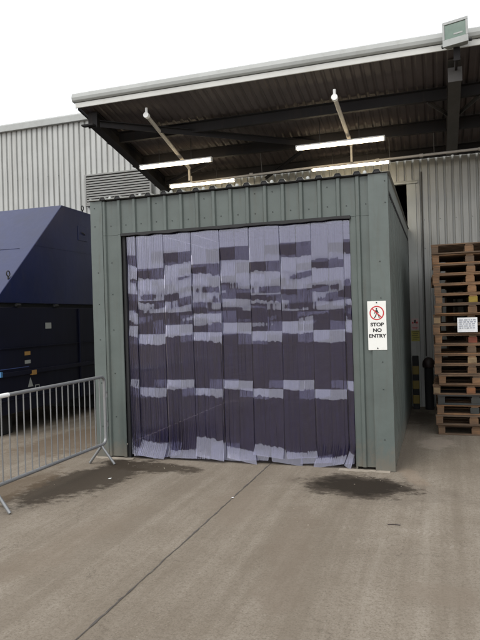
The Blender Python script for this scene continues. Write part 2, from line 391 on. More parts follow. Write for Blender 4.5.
bo = thing('bollard', 'black and yellow banded guard post at the foot of the door jamb', 'bollard', (.085,4.52,0))
MB().box(.03,.14,4.46,4.57,0,.955).build('post', BLACK, bo, bevel=.012)
for z0, z1 in ((.62,.78),(.36,.52),(.10,.26)):
    MB().box(.027,.143,4.457,4.573,z0,z1).build('band', YELLOW, bo, bevel=.012)
dp = thing('capped_post', 'dark round post with a wide domed cap between the bollard and the pallets', 'post', (.31,4.5,0))
MB().tube([(.31,4.5,0),(.31,4.5,.74)], .075, 16).build('shaft', BLACK, dp, smooth=True)
MB().tube([(.31,4.5,z) for z in (.74,.75,.80,.86,.91,.93)], .1, 18, radii=[.06,.105,.112,.1,.06,.015]).build('cap', REDBROWN, dp, smooth=True)
pc = MB().tube([(.268,WY-.016,.93),(.268,WY-.016,4.3)], .011, 8)  # rod added in place of the dark joint line in the trim
tag(pc.build('trim_joint', STEELB, None, smooth=True), 'thin dark rod standing for the trim joint beside the door jamb', 'pipe')

# ------------------------------------------------------------------ canopy
YF, ZF = 1.65, 5.15
def soff(y): return ZF - .206*(y-YF)
XL, XR = -4.9, 9.0
cn = thing('canopy', 'wide steel canopy with pale gutter and dark ribbed underside sloping down to the warehouse wall', 'canopy', (-1,WY,4.6))
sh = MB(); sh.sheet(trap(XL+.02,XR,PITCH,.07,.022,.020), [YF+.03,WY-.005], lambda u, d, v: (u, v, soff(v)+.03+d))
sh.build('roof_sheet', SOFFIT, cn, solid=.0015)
# eaves gutter: rounded grey trough, and the pale fascia strip below it
MB().prism([(-.02,5.235),(.10,5.235),(.10,5.375),(.075,5.385),(-.0,5.385),(-.045,5.36),(-.055,5.30),(-.045,5.255)], lambda u, v, k: ((XL-.06,XR)[k], YF+u-.02, v)).build('gutter', GUTTER, cn, bevel=.006)
MB().box(XL-.02,XR,YF-.03,YF-.008,ZF-.005,5.225).build('fascia', WHITE, cn, bevel=.004)
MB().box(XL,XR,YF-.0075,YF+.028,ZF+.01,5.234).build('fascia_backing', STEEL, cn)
def beam_y(x, y0, y1, w, d, name, mat, drop=0):
    m = MB()
    a0, a1 = soff(y0)-drop, soff(y1)-drop
    for (xa, xb, t, bt) in ((x-w/2,x+w/2,0,.014),(x-.006,x+.006,.014,d-.014),(x-w/2,x+w/2,d-.014,d)):
        m.add([(xa,y0,a0-bt),(xb,y0,a0-bt),(xb,y1,a1-bt),(xa,y1,a1-bt),(xa,y0,a0-t),(xb,y0,a0-t),(xb,y1,a1-t),(xa,y1,a1-t)],
              [(0,3,2,1),(4,5,6,7),(0,1,5,4),(1,2,6,5),(2,3,7,6),(3,0,4,7)])
    return m.build(name, mat, cn)
def beam_x(y, x0, x1, d, name, mat):
    m = MB(); z = soff(y)
    m.box(x0,x1,y-.004,y+.004,z-d,z+.002); m.box(x0,x1,y+.004,y+.07,z-d,z-d+.006); m.box(x0,x1,y-.07,y-.004,z-.006-.014,z-.014)
    m.box(x0,x1,y+.062,y+.07,z-d+.006,z-d+.03)
    return m.build(name, mat, cn)
# edge channel on the left verge, rafters and purlins
m = MB()
m.add([(XL-.01,YF+.03,soff(YF)-.02),(XL+.0,YF+.03,soff(YF)-.02),(XL,WY-.02,soff(WY)-.02),(XL-.01,WY-.02,soff(WY)-.02),
       (XL-.01,YF+.03,soff(YF)+.06),(XL+.0,YF+.03,soff(YF)+.06),(XL,WY-.02,soff(WY)+.06),(XL-.01,WY-.02,soff(WY)+.06)],
      [(0,3,2,1),(4,5,6,7),(0,1,5,4),(1,2,6,5),(2,3,7,6),(3,0,4,7)])
m.build('verge_flashing', STEEL, cn)
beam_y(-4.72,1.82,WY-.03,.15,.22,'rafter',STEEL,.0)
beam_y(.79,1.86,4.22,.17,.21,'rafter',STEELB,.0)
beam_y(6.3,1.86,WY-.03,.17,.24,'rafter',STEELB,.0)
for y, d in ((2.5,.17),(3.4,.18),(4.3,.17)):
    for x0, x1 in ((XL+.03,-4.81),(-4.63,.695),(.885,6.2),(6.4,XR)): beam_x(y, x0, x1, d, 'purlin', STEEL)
def brace(a, b, w=.07, h=.07, mat=STEEL):
    m = MB(); m.bar(a, b, w, .008); 
    a = Vector(a); b = Vector(b); m.bar(a-Vector((0,0,h/2)), b-Vector((0,0,h/2)), .008, h)
    return m.build('brace', mat, cn)
brace((-4.62,1.86,4.965),(-1.2,3.52,4.66),.11,.09)
brace((.42,2.53,4.82),(.74,3.05,4.74),.05,.05,STEELB)
brace((-4.55,4.2,4.47),(-3.3,3.5,4.60),.06,.06)
brace((-2.6,4.5,4.42),(-1.6,3.5,4.62),.05,.05)
brace((1.15,2.53,4.82),(.85,3.05,4.74),.05,.05,STEELB)
# end plate where the verge rafter stops short of the gutter
MB().box(-4.80,-4.64,1.80,1.815,4.86,5.10).build('end_plate', STEEL, cn)
MB().box(-4.87,-4.66,1.70,1.79,4.875,4.90).build('bracket', STEEL, cn)

# ------------------------------------------------------------------ pipes & lights below canopy
cp = thing('conduit_run', 'thin grey conduit running level below the canopy behind the front strip lights', 'pipe', (-1.5,3.55,4.25))
MB().tube([(-3.76,3.55,4.36),(-3.76,3.55,4.27),(-3.75,3.55,4.25),(-3.72,3.55,4.24),(-1.72,3.55,4.275),(8.5,3.55,4.34)], .021, 10).build('pipe', CONDUIT, cp, smooth=True)
for x in (-2.6,-.4,.3,1.2,2.5):
    MB().tube([(x-.03,3.55,4.275+(x+1.72)*.006),(x+.03,3.55,4.275+(x+1.72)*.006)], .03, 10).build('coupling', CONDUIT, cp, smooth=True)
    MB().tube([(x+.2,3.55,4.30+(x+1.72)*.006),(x+.2,3.45,soff(3.45)-.03)], .006, 6).build('hanger', STEELB, cp)
def arm(lab, x, z0, z1, zd):
    a = thing('sloping_conduit', lab, 'pipe', (x,1.85,z0), 'sloping conduit arms below the canopy')
    MB().tube([(x,1.85,z0),(x,3.5,z1)], .032, 12).build('pipe', CONDUIT, a, smooth=True)
    MB().tube([(x,1.80,z0+.006),(x,1.86,z0)], .045, 14).build('end_cap', CAPW, a, smooth=True)
    MB().tube([(x,1.83,z0+.03),(x,1.83,z0+.12)], .022, 10).build('clip', CAPW, a, smooth=True)
    MB().tube([(x,3.50,z1+.02),(x,3.5,zd)], .02, 10).build('drop_pipe', CONDUIT, a, smooth=True)
    for y in (2.45,3.36):
        zz = z0+(z1-z0)*(y-1.85)/1.65
        MB().tube([(x,y,zz+.02),(x,y,soff(y)-.16)], .006, 6).build('hanger', STEELB, a)
arm('sloping grey conduit with white end above the left strip lights', -3.77,4.94,4.50,4.265)
arm('grey conduit with white end above the right strip lights', -.82,4.80,4.585,4.29)
def striplight(lab, x0, x1, y, z):
    cx = (x0+x1)/2
    t = thing('strip_light', lab, 'light', (cx,y,z), 'lit strip lights hung below the canopy')
    MB().box(x0,x1,y-.035,y+.035,z+.024,z+.05).build('batten', CAPW, t, bevel=.006)
    MB().prism([(-.033,.023),(-.034,.0),(-.028,-.018),(-.014,-.025),(.014,-.025),(.028,-.018),(.034,0),(.033,.023)], lambda u, v, k: ((x0+.03,x1-.03)[k], y+u, z+v)).build('diffuser', TUBE, t, bevel=.004)
    for xa, xb in ((x0,x0+.028),(x1-.028,x1)): MB().box(xa,xb,y-.037,y+.037,z-.028,z+.0235).build('end_cap', CAPW, t, bevel=.006)
    for f in (.28,.72):
        x = x0+(x1-x0)*f
        MB().tube([(x,y,z+.05),(x,y,soff(y)+.03)], .006, 6).build('hanger', STEELB, t)
striplight('lit strip light, front one of the left pair, nearer the louvre vent', -4.54,-3.15,3.05,4.475)
striplight('lit strip light, rear one of the left pair, low against the wall', -4.44,-3.07,4.1,4.335)
striplight('lit strip light, front and higher one of the right pair', -1.67,-.23,3.05,4.49)
striplight('lit strip light, rear one of the right pair, just above the shed roof', -1.63,-.23,4.1,4.375)

# floodlight on the canopy edge
fl = thing('floodlight', 'square grey floodlight with greenish glass on the canopy gutter', 'light', (.805,1.5,5.08))
F = Matrix.Translation((.805,1.46,5.25)) @ Matrix.Rotation(R(-8),4,'X') @ Matrix.Rotation(R(-14),4,'Z')
def fbox(x0,x1,y0,y1,z0,z1):
    m = MB().box(x0,x1,y0,y1,z0,z1); m.v = [tuple(F @ Vector(v)) for v in m.v]; return m
fm = MB(); fm.prism([(-.155,-.165),(.155,-.165),(.155,.165),(-.155,.165)], lambda u, v, k: tuple(F @ Vector((u*(1,.8)[k], (-.06,.07)[k], v*(1,.8)[k]))))
fm.build('housing', FLOODGREY, fl, bevel=.01)
for a in ((-.157,.157,-.078,-.061,.128,.167),(-.157,.157,-.078,-.061,-.167,-.075),(-.157,-.128,-.078,-.061,-.0745,.1275),(.128,.157,-.078,-.061,-.0745,.1275)):
    fbox(*a).build('bezel', FLOODGREY, fl, bevel=.003)
fbox(-.128,.128,-.067,-.0612,-.075,.1275).build('glass', FGLASS, fl)
fbox(-.02,.09,-.0700,-.0675,-.03,-.01).build('lamp_tube', FLOODGREY, fl)
for sx_ in (-1,1): 
    m = MB().tube([(sx_*.150,0,-.115),(sx_*.185,0,-.115)], .02, 10); m.v = [tuple(F @ Vector(v)) for v in m.v]; m.build('hinge_bolt', BLACK, fl, smooth=True)
MB().box(.765,.845,1.47,1.50,4.93,5.10).build('bracket', STEEL, fl, bevel=.004)
MB().box(.79,.82,1.5,1.86,4.945,4.965).build('bracket_arm', STEEL, fl)
MB().box(.70,.88,1.845,1.86,4.80,4.99).build('mounting_plate', STEELB, fl)

# ------------------------------------------------------------------ green shed
W, H = -3.69, 3.25
sd = thing('shed', 'green metal clad loading shed with a wide strip curtain doorway', 'shed', (-1.845,0,0))
RP = .212
def rib(u0, u1, phase=-3.69+.155): return trap(u0, u1, RP, .032, .014, .025, phase)
OX0, OX1, OZ = -3.27, -.41, 2.815
ff = lambda u, d, v: (u, d, v)
MB().sheet(rib(W+.02,-.02), [OZ,H-.003], ff).build('header_panel', GREEN, sd, solid=.0015)
MB().sheet(rib(W+.02,OX0-.002), [.02,OZ-.003], ff).build('jamb_panel', GREEN, sd, solid=.0015)
MB().sheet(rib(OX1+.002,-.02), [.035,OZ-.003], ff).build('jamb_panel', GREEN, sd, solid=.0015)
# corner flashings: L-shaped, standing just proud of the ribs
def corner(x0, x1, side, z0):
    m = MB()
    m.box(x0,x1,-.008,-.004,z0,H+.004)
    if side > 0: m.box(x1-.004,x1+.0,-.0039,.14,z0,H+.004)
    else: m.box(x0,x0+.004,-.0039,.14,z0,H+.004)
    m.box(x0 if side > 0 else x1-.003, x0+.003 if side > 0 else x1, -.0039,.03,z0,H+.003)
    return m.build('corner_flashing', GREEN2, sd)
corner(W-.002,-3.525,-1,.0); corner(-.205,.004,1,.004)
# opening reveals, dark seal
MB().box(OX0-.004,OX0+.034,.036,.13,.0,OZ).build('door_frame', BLACK, sd)  # left side black, standing in for the shaded gap beside the curtain
MB().box(OX1-.012,OX1+.006,.036,.13,.0,OZ).build('door_frame', GREEN, sd)
sm = MB(); prevp = None; rs = random.Random(9); x = OX0
pts = []
while x <= OX1+.001: pts.append((x, OZ - .014 - rs.random()*.016)); x += .11
sm.prism([(OX0,OZ+.012)] + pts + [(OX1,OZ-.02),(OX1,OZ+.012)], lambda u, v, k: (u, (-.004,.034)[k], v)).build('rubber_seal', BLACK, sd)
# side walls, lighter barge flashing, row of black blocks standing in for the shaded rib voids
side = lambda X, s: (lambda u, d, v: (X - s*d, u, v))
MB().sheet(trap(.02,WY-.03,.20,.14,.014,.03,.05), [.015,3.07], side(-.001,1)).build('side_wall', GREEN, sd, solid=.0015)
MB().sheet(trap(.02,WY-.03,.20,.14,.014,.03,.05), [.015,3.07], side(W+.001,-1)).build('side_wall', GREEN, sd, solid=.0015)
for X, s in ((0,1),(W,-1)):
    m = MB(); a, b = sorted((X+s*.008, X+s*.005)); m.box(a,b,.145,WY-.02,3.085,H+.012)
    m.build('barge_flashing', GREEN2 if s < 0 else paint('barge_grey_green', (.17,.19,.178), .45, .08, dirt_amt=.3), sd)
yy = .16
while yy < WY-.1: MB().box(-.002,.0075,yy,yy+.075,3.045,3.084).build('rib_void_shade', BLACK, sd); yy += .15
# roof sheet with ribs showing at the eaves
ROOF = paint('roof_sheet_grey', (.30,.31,.29), .5, .1, dirt_amt=.4)
rt = MB(); rt.sheet([(u, .034-d) for u, d in trap(W-.03,.03,RP,.05,.02,.034,-3.69+.145)], [-.035,WY-.03], lambda u, d, v: (u, v, H+.014+d)); rt.build('roof', ROOF, sd, solid=.002)
x = -3.69+.145
while x < -.05:
    MB().prism([(x+.004,0),(x+.022,.032),(x+.068,.032),(x+.086,0)], lambda u, v, k: (u, (-.026,.02)[k], H+.0125+v)).build('eaves_filler', BLACK, sd); x += RP
MB().box(W-.0,.0,-.006,.025,H+.0045,H+.0115).build('eaves_seal', BLACK, sd)
cap = MB()
ci = 0; x = -3.69+.145+.106
first = None
rc = random.Random(4)
while x < -.1:
    if first is None:
        m = MB(); m.tube([(0,0,0),(0,0,.022),(0,0,.036),(0,0,.042)], .03, 10, radii=[.02,.022,.016,.005]); first = m.build('roof_cap', GUTTER, sd, smooth=True, local=True); o = first
    else: o = first.copy(); C.objects.link(o)
    o.location = (x+1.845+.02, .02, H+.016); x += RP*(2 if rc.random() < .6 else 3)
# threshold: thin cement fillet along the foot of the jambs
TH = paint('cement_fillet', (.26,.225,.18), .9, .2, dirt=(.15,.12,.09), dirt_amt=.5, streak=(9,9,9))
def fillet(x0, x1, y):
    m = MB(); rr = random.Random(int((x0+9)*100)); n = max(3, int((x1-x0)/.05)); vs = []; fs = []
    for i in range(n+1):
        x = x0+(x1-x0)*i/n; vs += [(x,y-.035-rr.random()*.05,.001),(x,y-.012,.006+rr.random()*.008),(x,y+.03,.006)]
    for i in range(n): fs += [(i*3,i*3+3,i*3+4,i*3+1),(i*3+1,i*3+4,i*3+5,i*3+2)]
    m.add(vs, fs); return m.build('cement_fillet', TH, sd)
fillet(W-.05,OX0+.1,0); fillet(OX1-.2,-.05,0)
# screws
s0 = screw_mesh(0).build('screw', SCREW, sd, local=True)
spots = []
x = -3.69+.06
while x < -.02:
    spots.append((x+RP*.5*0, -.008 if (x < -3.53 or x > -.2) else .0245, 2.94 + random.uniform(-.006,.006)))
    if int(x*10) % 3 == 0: spots.append((x, -.008 if (x < -3.53 or x > -.2) else .0245, 3.17 + random.uniform(-.006,.006)))
    x += RP
for z in (.4,.95,1.5,1.95,2.35): spots += [(-3.60,-.008,z), (-3.42,.024,z+.12), (-.33,.024,z+.2), (-.10,-.008,z-.05 if z not in (1.5,) else 1.2)]
for i, p in enumerate(spots):
    o = s0 if i == 0 else s0.copy()
    if i: C.objects.link(o)
    o.location = (p[0]+1.845, p[1], p[2])

# ------------------------------------------------------------------ strip curtain (real curl in every strip)
cur = thing('strip_curtain', 'clear violet tinted ribbed plastic strip curtain hanging in the shed doorway', 'curtain', (-1.84,.08,OZ))
MB().box(OX0+.036,OX1-.014,.10,.128,OZ-.055,OZ-.002).build('hanging_rail', STEEL, cur)
rn = random.Random(21)
def sstep(a, b, t):
    t = min(1, max(0, (t-a)/(b-a))); return t*t*(3-2*t)
def make_strip(x0, x1, layer, bands, seed, zb, flare):
    r = random.Random(seed)
    nx = max(8, int((x1-x0)/.0075)); nz = 440; ztop = OZ-.02
    ph = r.random()*6
    tilt0 = r.uniform(-1.0,.3)
    ph1, ph2, ph3 = r.random()*6, r.random()*6, r.random()*6
    amp = r.uniform(.8,1.8)
    splay = r.uniform(-.28,.28); turn = r.uniform(-.075,.075)
    fz = r.choice((.13,.17,.22,.27)) if layer == 0 else r.choice((.12,.20,.27,.34))
    ynom = .058 if layer == 0 else .090
    vs = []; zs = [ztop+(zb-ztop)*j/nz for j in range(nz+1)]
    jit = [0]
    for i in range(nx): jit.append(jit[-1]*.5 + r.gauss(0,.008))
    cols = []
    for i in range(nx+1):
        u = i/nx; yy = 0; col = []
        pz = zs[0]
        for j, z in enumerate(zs):
            zz = z + jit[i] + .02*math.sin(u*3+ph1)
            t = tilt0 - 1.2*sstep(2.0,1.7,z) + amp*math.sin(zz*7+ph1)*.6 + amp*.5*math.sin(zz*17+ph2)
            if 1.58 < z < 2.62: t += (3.4*math.sin((zz+jit[i]*1.8)*19+ph3+u*2.5) + 2.2*math.sin((zz-jit[i]*2.2)*41+ph2-u*5) - .7)*sstep(1.58,1.70,z)*sstep(2.62,2.2,z)
            for (za, zb_, tb) in bands:
                k = sstep(za-.005,za+.005,zz)*(1-sstep(zb_-.005,zb_+.005,z+.25*(zz-z)))
                t = t*(1-k) + tb*k
            if z < .34: t += flare*(.5*sstep(fz+.008, fz-.008, zz) + .5*sstep(fz, .05, z))
            yy += math.tan(R(t))*(z-pz) ; pz = z
            col.append(yy)
        cols.append(col)
    # remove the mean drift so that each strip hangs plumb above the flared foot
    mref = [sum(c[j] for c in cols)/len(cols) for j in range(nz+1)]
    j3 = min(range(nz+1), key=lambda j: abs(zs[j]-.34))
    drift = mref[j3]
    for j, z in enumerate(zs):
        lin = drift*min(1, (ztop-z)/(ztop-.34))
        for i in range(nx+1):
            u = i/nx; x = x0+(x1-x0)*u
            d = cols[i][j]
            d = mref[j] + (d-mref[j])*.6
            y = ynom + d - lin + .0019*math.sin(x*2*math.pi/.0245+ph) + .006*(u-.5)*(1 if layer else -1) 
            kb = max(0, .32-z)
            vs.append((x + .004*math.sin(z*1.7+ph) + splay*kb*kb*3, y - (.012*kb if layer == 0 else 0), z + turn*(u-.5)*kb*3))
    m = MB(); n = nx+1
    m.add(vs, [(j*n+i, j*n+i+1, (j+1)*n+i+1, (j+1)*n+i) for j in range(nz) for i in range(nx)])
    o = m.build('strip', PVC, cur, solid=.0018); o.modifiers['thick'].use_rim = False
    for p in o.data.polygons: p.use_smooth = True
    return o
def bands_for(hi, seed):
    r = random.Random(seed); j = lambda a=.012: r.uniform(-a,a)
    o = .10 if hi else 0
    b = [(1.44+o+j(), 1.555+o+j(), 7.5+j(1)), (.775+o+j(), .885+o*.95+j(), 9.0+j(1))]
    # pale and dark squares in the upper half
    b.append((2.12+o*1.3+j(.02), 2.24+o*1.5+j(.02), 4.5))
    b.append(((2.26 if not hi else 2.43)+j(.02), (2.36 if not hi else 2.55)+j(.03), -6.5))
    if r.random() < .4: b.append((1.90+j(.05)+o*.4, 1.99+j(.03)+o*.4, -6))
    if r.random() < .7: b.append((1.72+j(.03), 1.80+j(.03), r.choice((5,-5,4))))
    return b
k = 0
SP = .37
x = -3.09-.37
i = 0
while x < OX1-.05:
    xa, xb = max(x+.004, OX0+.038), min(x+SP-.004, OX1-.016)
    if xb-xa > .05: make_strip(xa, xb, 0, bands_for(i % 2 == 0, 100+i), 100+i, .018+rn.choice((.0,.012,.03,.075)), rn.uniform(15,24))
    xa, xb = max(x+SP/2+.002, OX0+.038), min(x+SP*1.5-.002, OX1-.016)
    if xb-xa > .05: make_strip(xa, xb, 1, bands_for(i % 2 == 1, 300+i), 300+i, .015+.03*rn.random(), rn.uniform(9,20))
    x += SP; i += 1

# ------------------------------------------------------------------ STOP NO ENTRY sign
sg = thing('stop_sign', 'tall white STOP NO ENTRY sign with red circle on the right jamb of the shed', 'sign', (-.148,-.012,1.33))
SX0, SX1, SZ0, SZ1 = -.248,-.048,1.33,1.865; SY = -.0125
SCX = (SX0+SX1)/2
MB().box(SX0,SX1,SY,SY+.004,SZ0,SZ1).build('sign_board', SIGNW, sg, bevel=.0015)
cx, cz = SCX, 1.735
m = MB(); n = 40; vs = []; fs = []
for i in range(n):
    a = 2*math.pi*i/n
    for rr, yy in ((.078,0),(.066,0)): vs.append((cx+rr*math.cos(a), SY-.0012, cz+rr*math.sin(a)))
for i in range(n): fs.append((i*2, i*2+1, ((i+1)%n)*2+1, ((i+1)%n)*2))
m.add(vs, fs)
m.bar((cx-.049,SY-.0018,cz+.049),(cx+.049,SY-.0018,cz-.049),.001,.012,(1,0,1))
m.build('prohibition_ring', SIGNR, sg)
m = MB()
def flat(poly): m.prism(poly, lambda u, v, k: (cx+u, (SY-.0004,SY-.0011)[k], cz+v))
flat([(.009*math.cos(t)-.002, .045+.010*math.sin(t)) for t in [2*math.pi*i/14 for i in range(14)]])
flat([(-.016,.030),(-.006,.034),(.008,.032),(.016,.012),(.024,.0),(.018,-.004),(.010,.008),(.008,-.008),(-.010,-.008),(-.010,.012),(-.018,.002),(-.024,-.010),(-.028,-.006),(-.022,.012)])
flat([(-.010,-.0085),(.0,-.0085),(-.006,-.028),(-.022,-.056),(-.034,-.056),(-.018,-.028)])
flat([(.0,-.0085),(.009,-.0085),(.014,-.028),(.020,-.056),(.030,-.056),(.030,-.052),(.022,-.026)])
m.build('walking_figure', BLACKP, sg)
def text(body, cx, cz, size, parent, mat, name, sx=1.0, off=.004):
    cu = bpy.data.curves.new(name, 'FONT'); cu.body = body; cu.size = size; cu.align_x = 'CENTER'; cu.align_y = 'CENTER'; cu.extrude = .0004; cu.offset = off
    to = bpy.data.objects.new('tmp', cu); C.objects.link(to)
    dg = bpy.context.evaluated_depsgraph_get(); dg.update()
    me = bpy.data.meshes.new_from_object(to.evaluated_get(dg)); bpy.data.objects.remove(to)
    me.name = name; me.transform(Matrix.Rotation(R(90),4,'X') @ Matrix.Diagonal((sx,1,1,1)))
    me.materials.clear(); me.materials.append(mat)
    o = bpy.data.objects.new(name, me); C.objects.link(o); o.parent = parent
    off_ = parent.location; o.location = Vector((cx, SY-.0006, cz)) - off_
    return o
text('STOP', SCX, 1.607, .053, sg, BLACKP, 'lettering', 1.12, .0022)
text('NO', SCX, 1.545, .053, sg, BLACKP, 'lettering', 1.12, .0022)
text('ENTRY', SCX, 1.483, .053, sg, BLACKP, 'lettering', 1.12, .0022)
for z in (SZ0+.02,SZ1-.015): MB().tube([(SCX,SY+.0005,z),(SCX,SY-.005,z)], .0075, 10).build('screw', BLACKP, sg)

# ------------------------------------------------------------------ crowd barrier
BX = -3.43
cb = thing('crowd_barrier', 'galvanised steel crowd barrier with vertical bars standing in front of the left jamb', 'barrier', (BX,-1.3,0))
y0, y1, zt, zb = -.23, -2.53, 1.055, .235
def rounded(y0, y1, z0, z1, r, n=6):
    pts = []
    for (cy, cz_, a0) in ((y0-r, z1-r, 0), (y1+r, z1-r, 90), (y1+r, z0+r, 180), (y0-r, z0+r, 270)):
        for k in range(n+1):
            a = R(a0 + 90*k/n); pts.append((cy + r*math.cos(a), cz_ + r*math.sin(a)))
    return pts
pp = [(BX, a, b) for a, b in rounded(y0, y1, zb, zt, .07)]
m = MB(); m.tube(pp + [pp[0], pp[1]], .019, 12, cap=False); m.build('frame', GALV, cb, smooth=True)
yb = y0-.115
b0 = MB().tube([(BX,0,zb+.01),(BX,0,zt-.01)], .0065, 8).build('bar', GALV, cb, smooth=True)
b0.location.y = yb+1.3; b0.data.transform(Matrix.Translation((0,-1.3,0))); 
yy = yb-.108
while yy > y1+.06:
    o = b0.copy(); C.objects.link(o); o.location.y = yy+1.3; yy -= .108
for yf in (-.33,-2.2):
    m = MB()
    for s in (-1,1): m.tube([(BX+s*.002,yf,zb-.012),(BX+s*.012,yf,zb-.03),(BX+s*.17,yf,.008)], .016, 10)
    m.build('foot', GALV, cb, smooth=True)
for z in (.86,.50):
    m = MB(); m.tube([(BX,y0+.01,z),(BX,y0+.05,z),(BX,y0+.055,z-.03),(BX,y0+.055,z-.07)], .008, 8); m.build('hook', GALV, cb, smooth=True)
m = MB(); m.tube([(BX,-2.18,zt),(BX,-1.97,zt)], .0215, 14); m.build('white_tape', CAPW, cb, smooth=True)

# ------------------------------------------------------------------ blue container
KX = -5.8
ct = thing('waste_container', 'big navy blue steel waste container with sloping front standing left of the shed', 'container', (-7.05,2.6,0))
def kprism(poly, x0=KX-2.45, x1=KX): 
    return MB().prism(poly, lambda u, v, k: ((x0,x1)[k], u, v))
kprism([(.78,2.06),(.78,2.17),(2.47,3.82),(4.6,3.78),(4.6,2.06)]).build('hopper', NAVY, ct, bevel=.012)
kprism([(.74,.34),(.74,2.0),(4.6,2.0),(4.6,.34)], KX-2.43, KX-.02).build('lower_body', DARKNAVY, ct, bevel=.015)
kprism([(.80,2.0),(.80,2.06),(4.55,2.06),(4.55,2.0)], KX-2.4, KX-.06).build('joint_strip', BLACK, ct)
for ya, yb_ in ((.9,1.25),(3.9,4.4)):
    kprism([(ya,.0),(ya,.34),(yb_,.34),(yb_,.0)], KX-2.2, KX-.2).build('skid', BLACK, ct, bevel=.02)
for ya in (2.9,3.8): MB().box(KX-.0205,KX+.014,ya,ya+.06,.36,1.98).build('stiffener', DARKNAVY, ct, bevel=.006)
for zz_ in (3.02,): MB().box(KX-.002,KX+.004,1.66,4.58,zz_,zz_+.008).build('weld_seam', NAVY, ct)
MB().box(KX-.002,KX+.012,2.95,3.25,3.25,3.52).build('hatch_plate', NAVY, ct, bevel=.006)
MB().tube([(KX+.012,3.05,3.4),(KX+.03,3.05,3.4),(KX+.03,3.14,3.37),(KX+.012,3.14,3.37)], .009, 8).build('handle', BLACK, ct, smooth=True)
for yy_ in (1.2,2.2): MB().tube([(KX+.006,yy_-.05,2.03),(KX+.006,yy_+.05,2.03)], .024, 10).build('hinge', BLACK, ct, smooth=True)
for za_ in (.55,1.35): MB().box(KX-.0205,KX+.004,.78,4.57,za_,za_+.012).build('weld_seam', DARKNAVY, ct)
m = MB(); m.box(KX-.0205,KX+.016,.76,4.58,.92,.99); m.build('side_rail', DARKNAVY, ct, bevel=.006)
def slopept(t, x, off): # t along slope 0..1
    y = .78+1.69*t; z = 2.17+1.65*t; nx = Vector((0,-1.65,1.69)).normalized(); return Vector((x,y,z)) + nx*off
m = MB(); m.bar(slopept(.49,KX-2.44,.0015), slopept(.49,KX-.25,.0015), .008, .004); m.build('seam', DARKNAVY, ct)
def eye(c, ax):
    m = MB(); c = Vector(c); pts = []
    for i in range(15):
        a = 2*math.pi*i/14; pts.append(c + Vector((0, math.cos(a)*.038*ax[0], math.sin(a)*.042)))
    m.tube(pts, .009, 8, cap=False); m.tube([c-Vector((0,0,.042)), c-Vector((0,0,.085))], .014, 8); m.build('lifting_eye', BLACK, ct, smooth=True)
p = slopept(.185,KX-.04,.06); eye(p,(1,)); p = slopept(.185,KX-2.3,.06); eye(p,(1,))
eye((KX-.05,3.2,3.89),(1,)); eye((KX-2.3,3.2,3.89),(1,))
def stk(y0, y1, z0, z1, mat, name='sticker', d=.003):
    MB().box(KX-.0205,KX-.0195+d,y0,y1,z0,z1).build(name, mat, ct)
stk(1.92,2.08,1.64,1.74,PALE); stk(1.36,1.50,1.225,1.285,ORANGE,'reflector'); stk(1.36,1.50,1.09,1.145,PALE)
stk(1.48,1.60,.90+.0,.975,ORANGE,'reflector',.04); stk(.73+.02,.79,.93,1.01,LBLUE,'sticker',.04)
m = MB(); m.prism([(1.42,.71),(1.55,.71),(1.485,.86)], lambda u, v, k: ((KX-.0205,KX-.0165)[k], u, v)); m.build('sticker', PALE, ct)
m = MB()
for a in ((1.60,1.71,.715,.727),(1.60,1.71,.638,.65),(1.60,1.612,.6505,.7145),(1.698,1.71,.6505,.7145)): m.box(KX-.0205,KX-.0165,*a)
m.build('bracket', PALE, ct)
MB().box(KX-.02,KX-.012,.78,1.45,1.035,1.045).build('trim_line', paint('blue_line', (.05,.08,.22), .4, .05), ct)

# ------------------------------------------------------------------ pallet stack
PH = .1408
PW, PD = 1.0, 1.2
def pallet(name='wooden_pallet'):
    root = thing(name, '', 'pallet', (.94,2.76,0), 'wooden pallets in the tall stack')
    m = MB(); r = random.Random(1)
    n = 7; w = .13; gap = (PD-n*w)/(n-1)
    for i in range(n): 
        a = -PD/2+i*(w+gap); m.box(-PW/2+r.uniform(-.004,.004),PW/2,a,a+w,PH-.021,PH-.0005)
    m.build('top_deck', WOOD, root, local=True, bevel=.003, seg=1)
    for k, x in enumerate((-PW/2+.05,0,PW/2-.05)):
        MB().box(x-.049,x+.049,-PD/2+.003,PD/2-.003,PH-.0405,PH-.0215).build('stringer', WOOD, root, local=True, bevel=.003, seg=1)
    for y in (-PD/2+.07,0,PD/2-.07):
        for x in (-PW/2+.05,0,PW/2-.05):
            MB().box(x-.046-.012*(x == 0),x+.046+.012*(x == 0),y-.066,y+.06,.0195,PH-.041).build('block', WOOD, root, local=True, bevel=.004, seg=1)
    m = MB()
    for y in (-PD/2+.05,0,PD/2-.05): m.box(-PW/2+.003,PW/2-.003,y-.048,y+.048,.0005,.019)
    m.build('bottom_deck', WOOD, root, local=True, bevel=.003, seg=1)
    return root
labels = ['wooden pallet at the very bottom of the stack, resting on the concrete', 'brown pallet second from the ground in the stack', 'brown pallet just below the dark stained pallet',
 'dark greenish stained pallet low in the stack, darker than all others', 'pallet with an orange middle block just above the dark stained pallet', 'pallet two above the dark stained pallet, sixth from the ground',
 'pallet seventh from the ground, three above the dark stained one', 'pallet eighth from the ground, two below the red block', 'pallet directly below the one with the red block', 'pallet with a red painted middle block at mid height of the stack',
 'pallet just behind the lower edge of the white paper note', 'pallet with a pale new left corner block beside the white paper note', 'pallet between the pale left block and the yellow block', 'pallet with a bright yellow middle block in the upper stack',
 'pallet directly above the one with the yellow block', 'fourth pallet from the top of the stack', 'third pallet from the top of the stack, pushed a little left', 'second pallet from the top of the stack', 'topmost wooden pallet of the stack, its deck against the grey wall']
proto = pallet()
rp = random.Random(12)
NP = 19
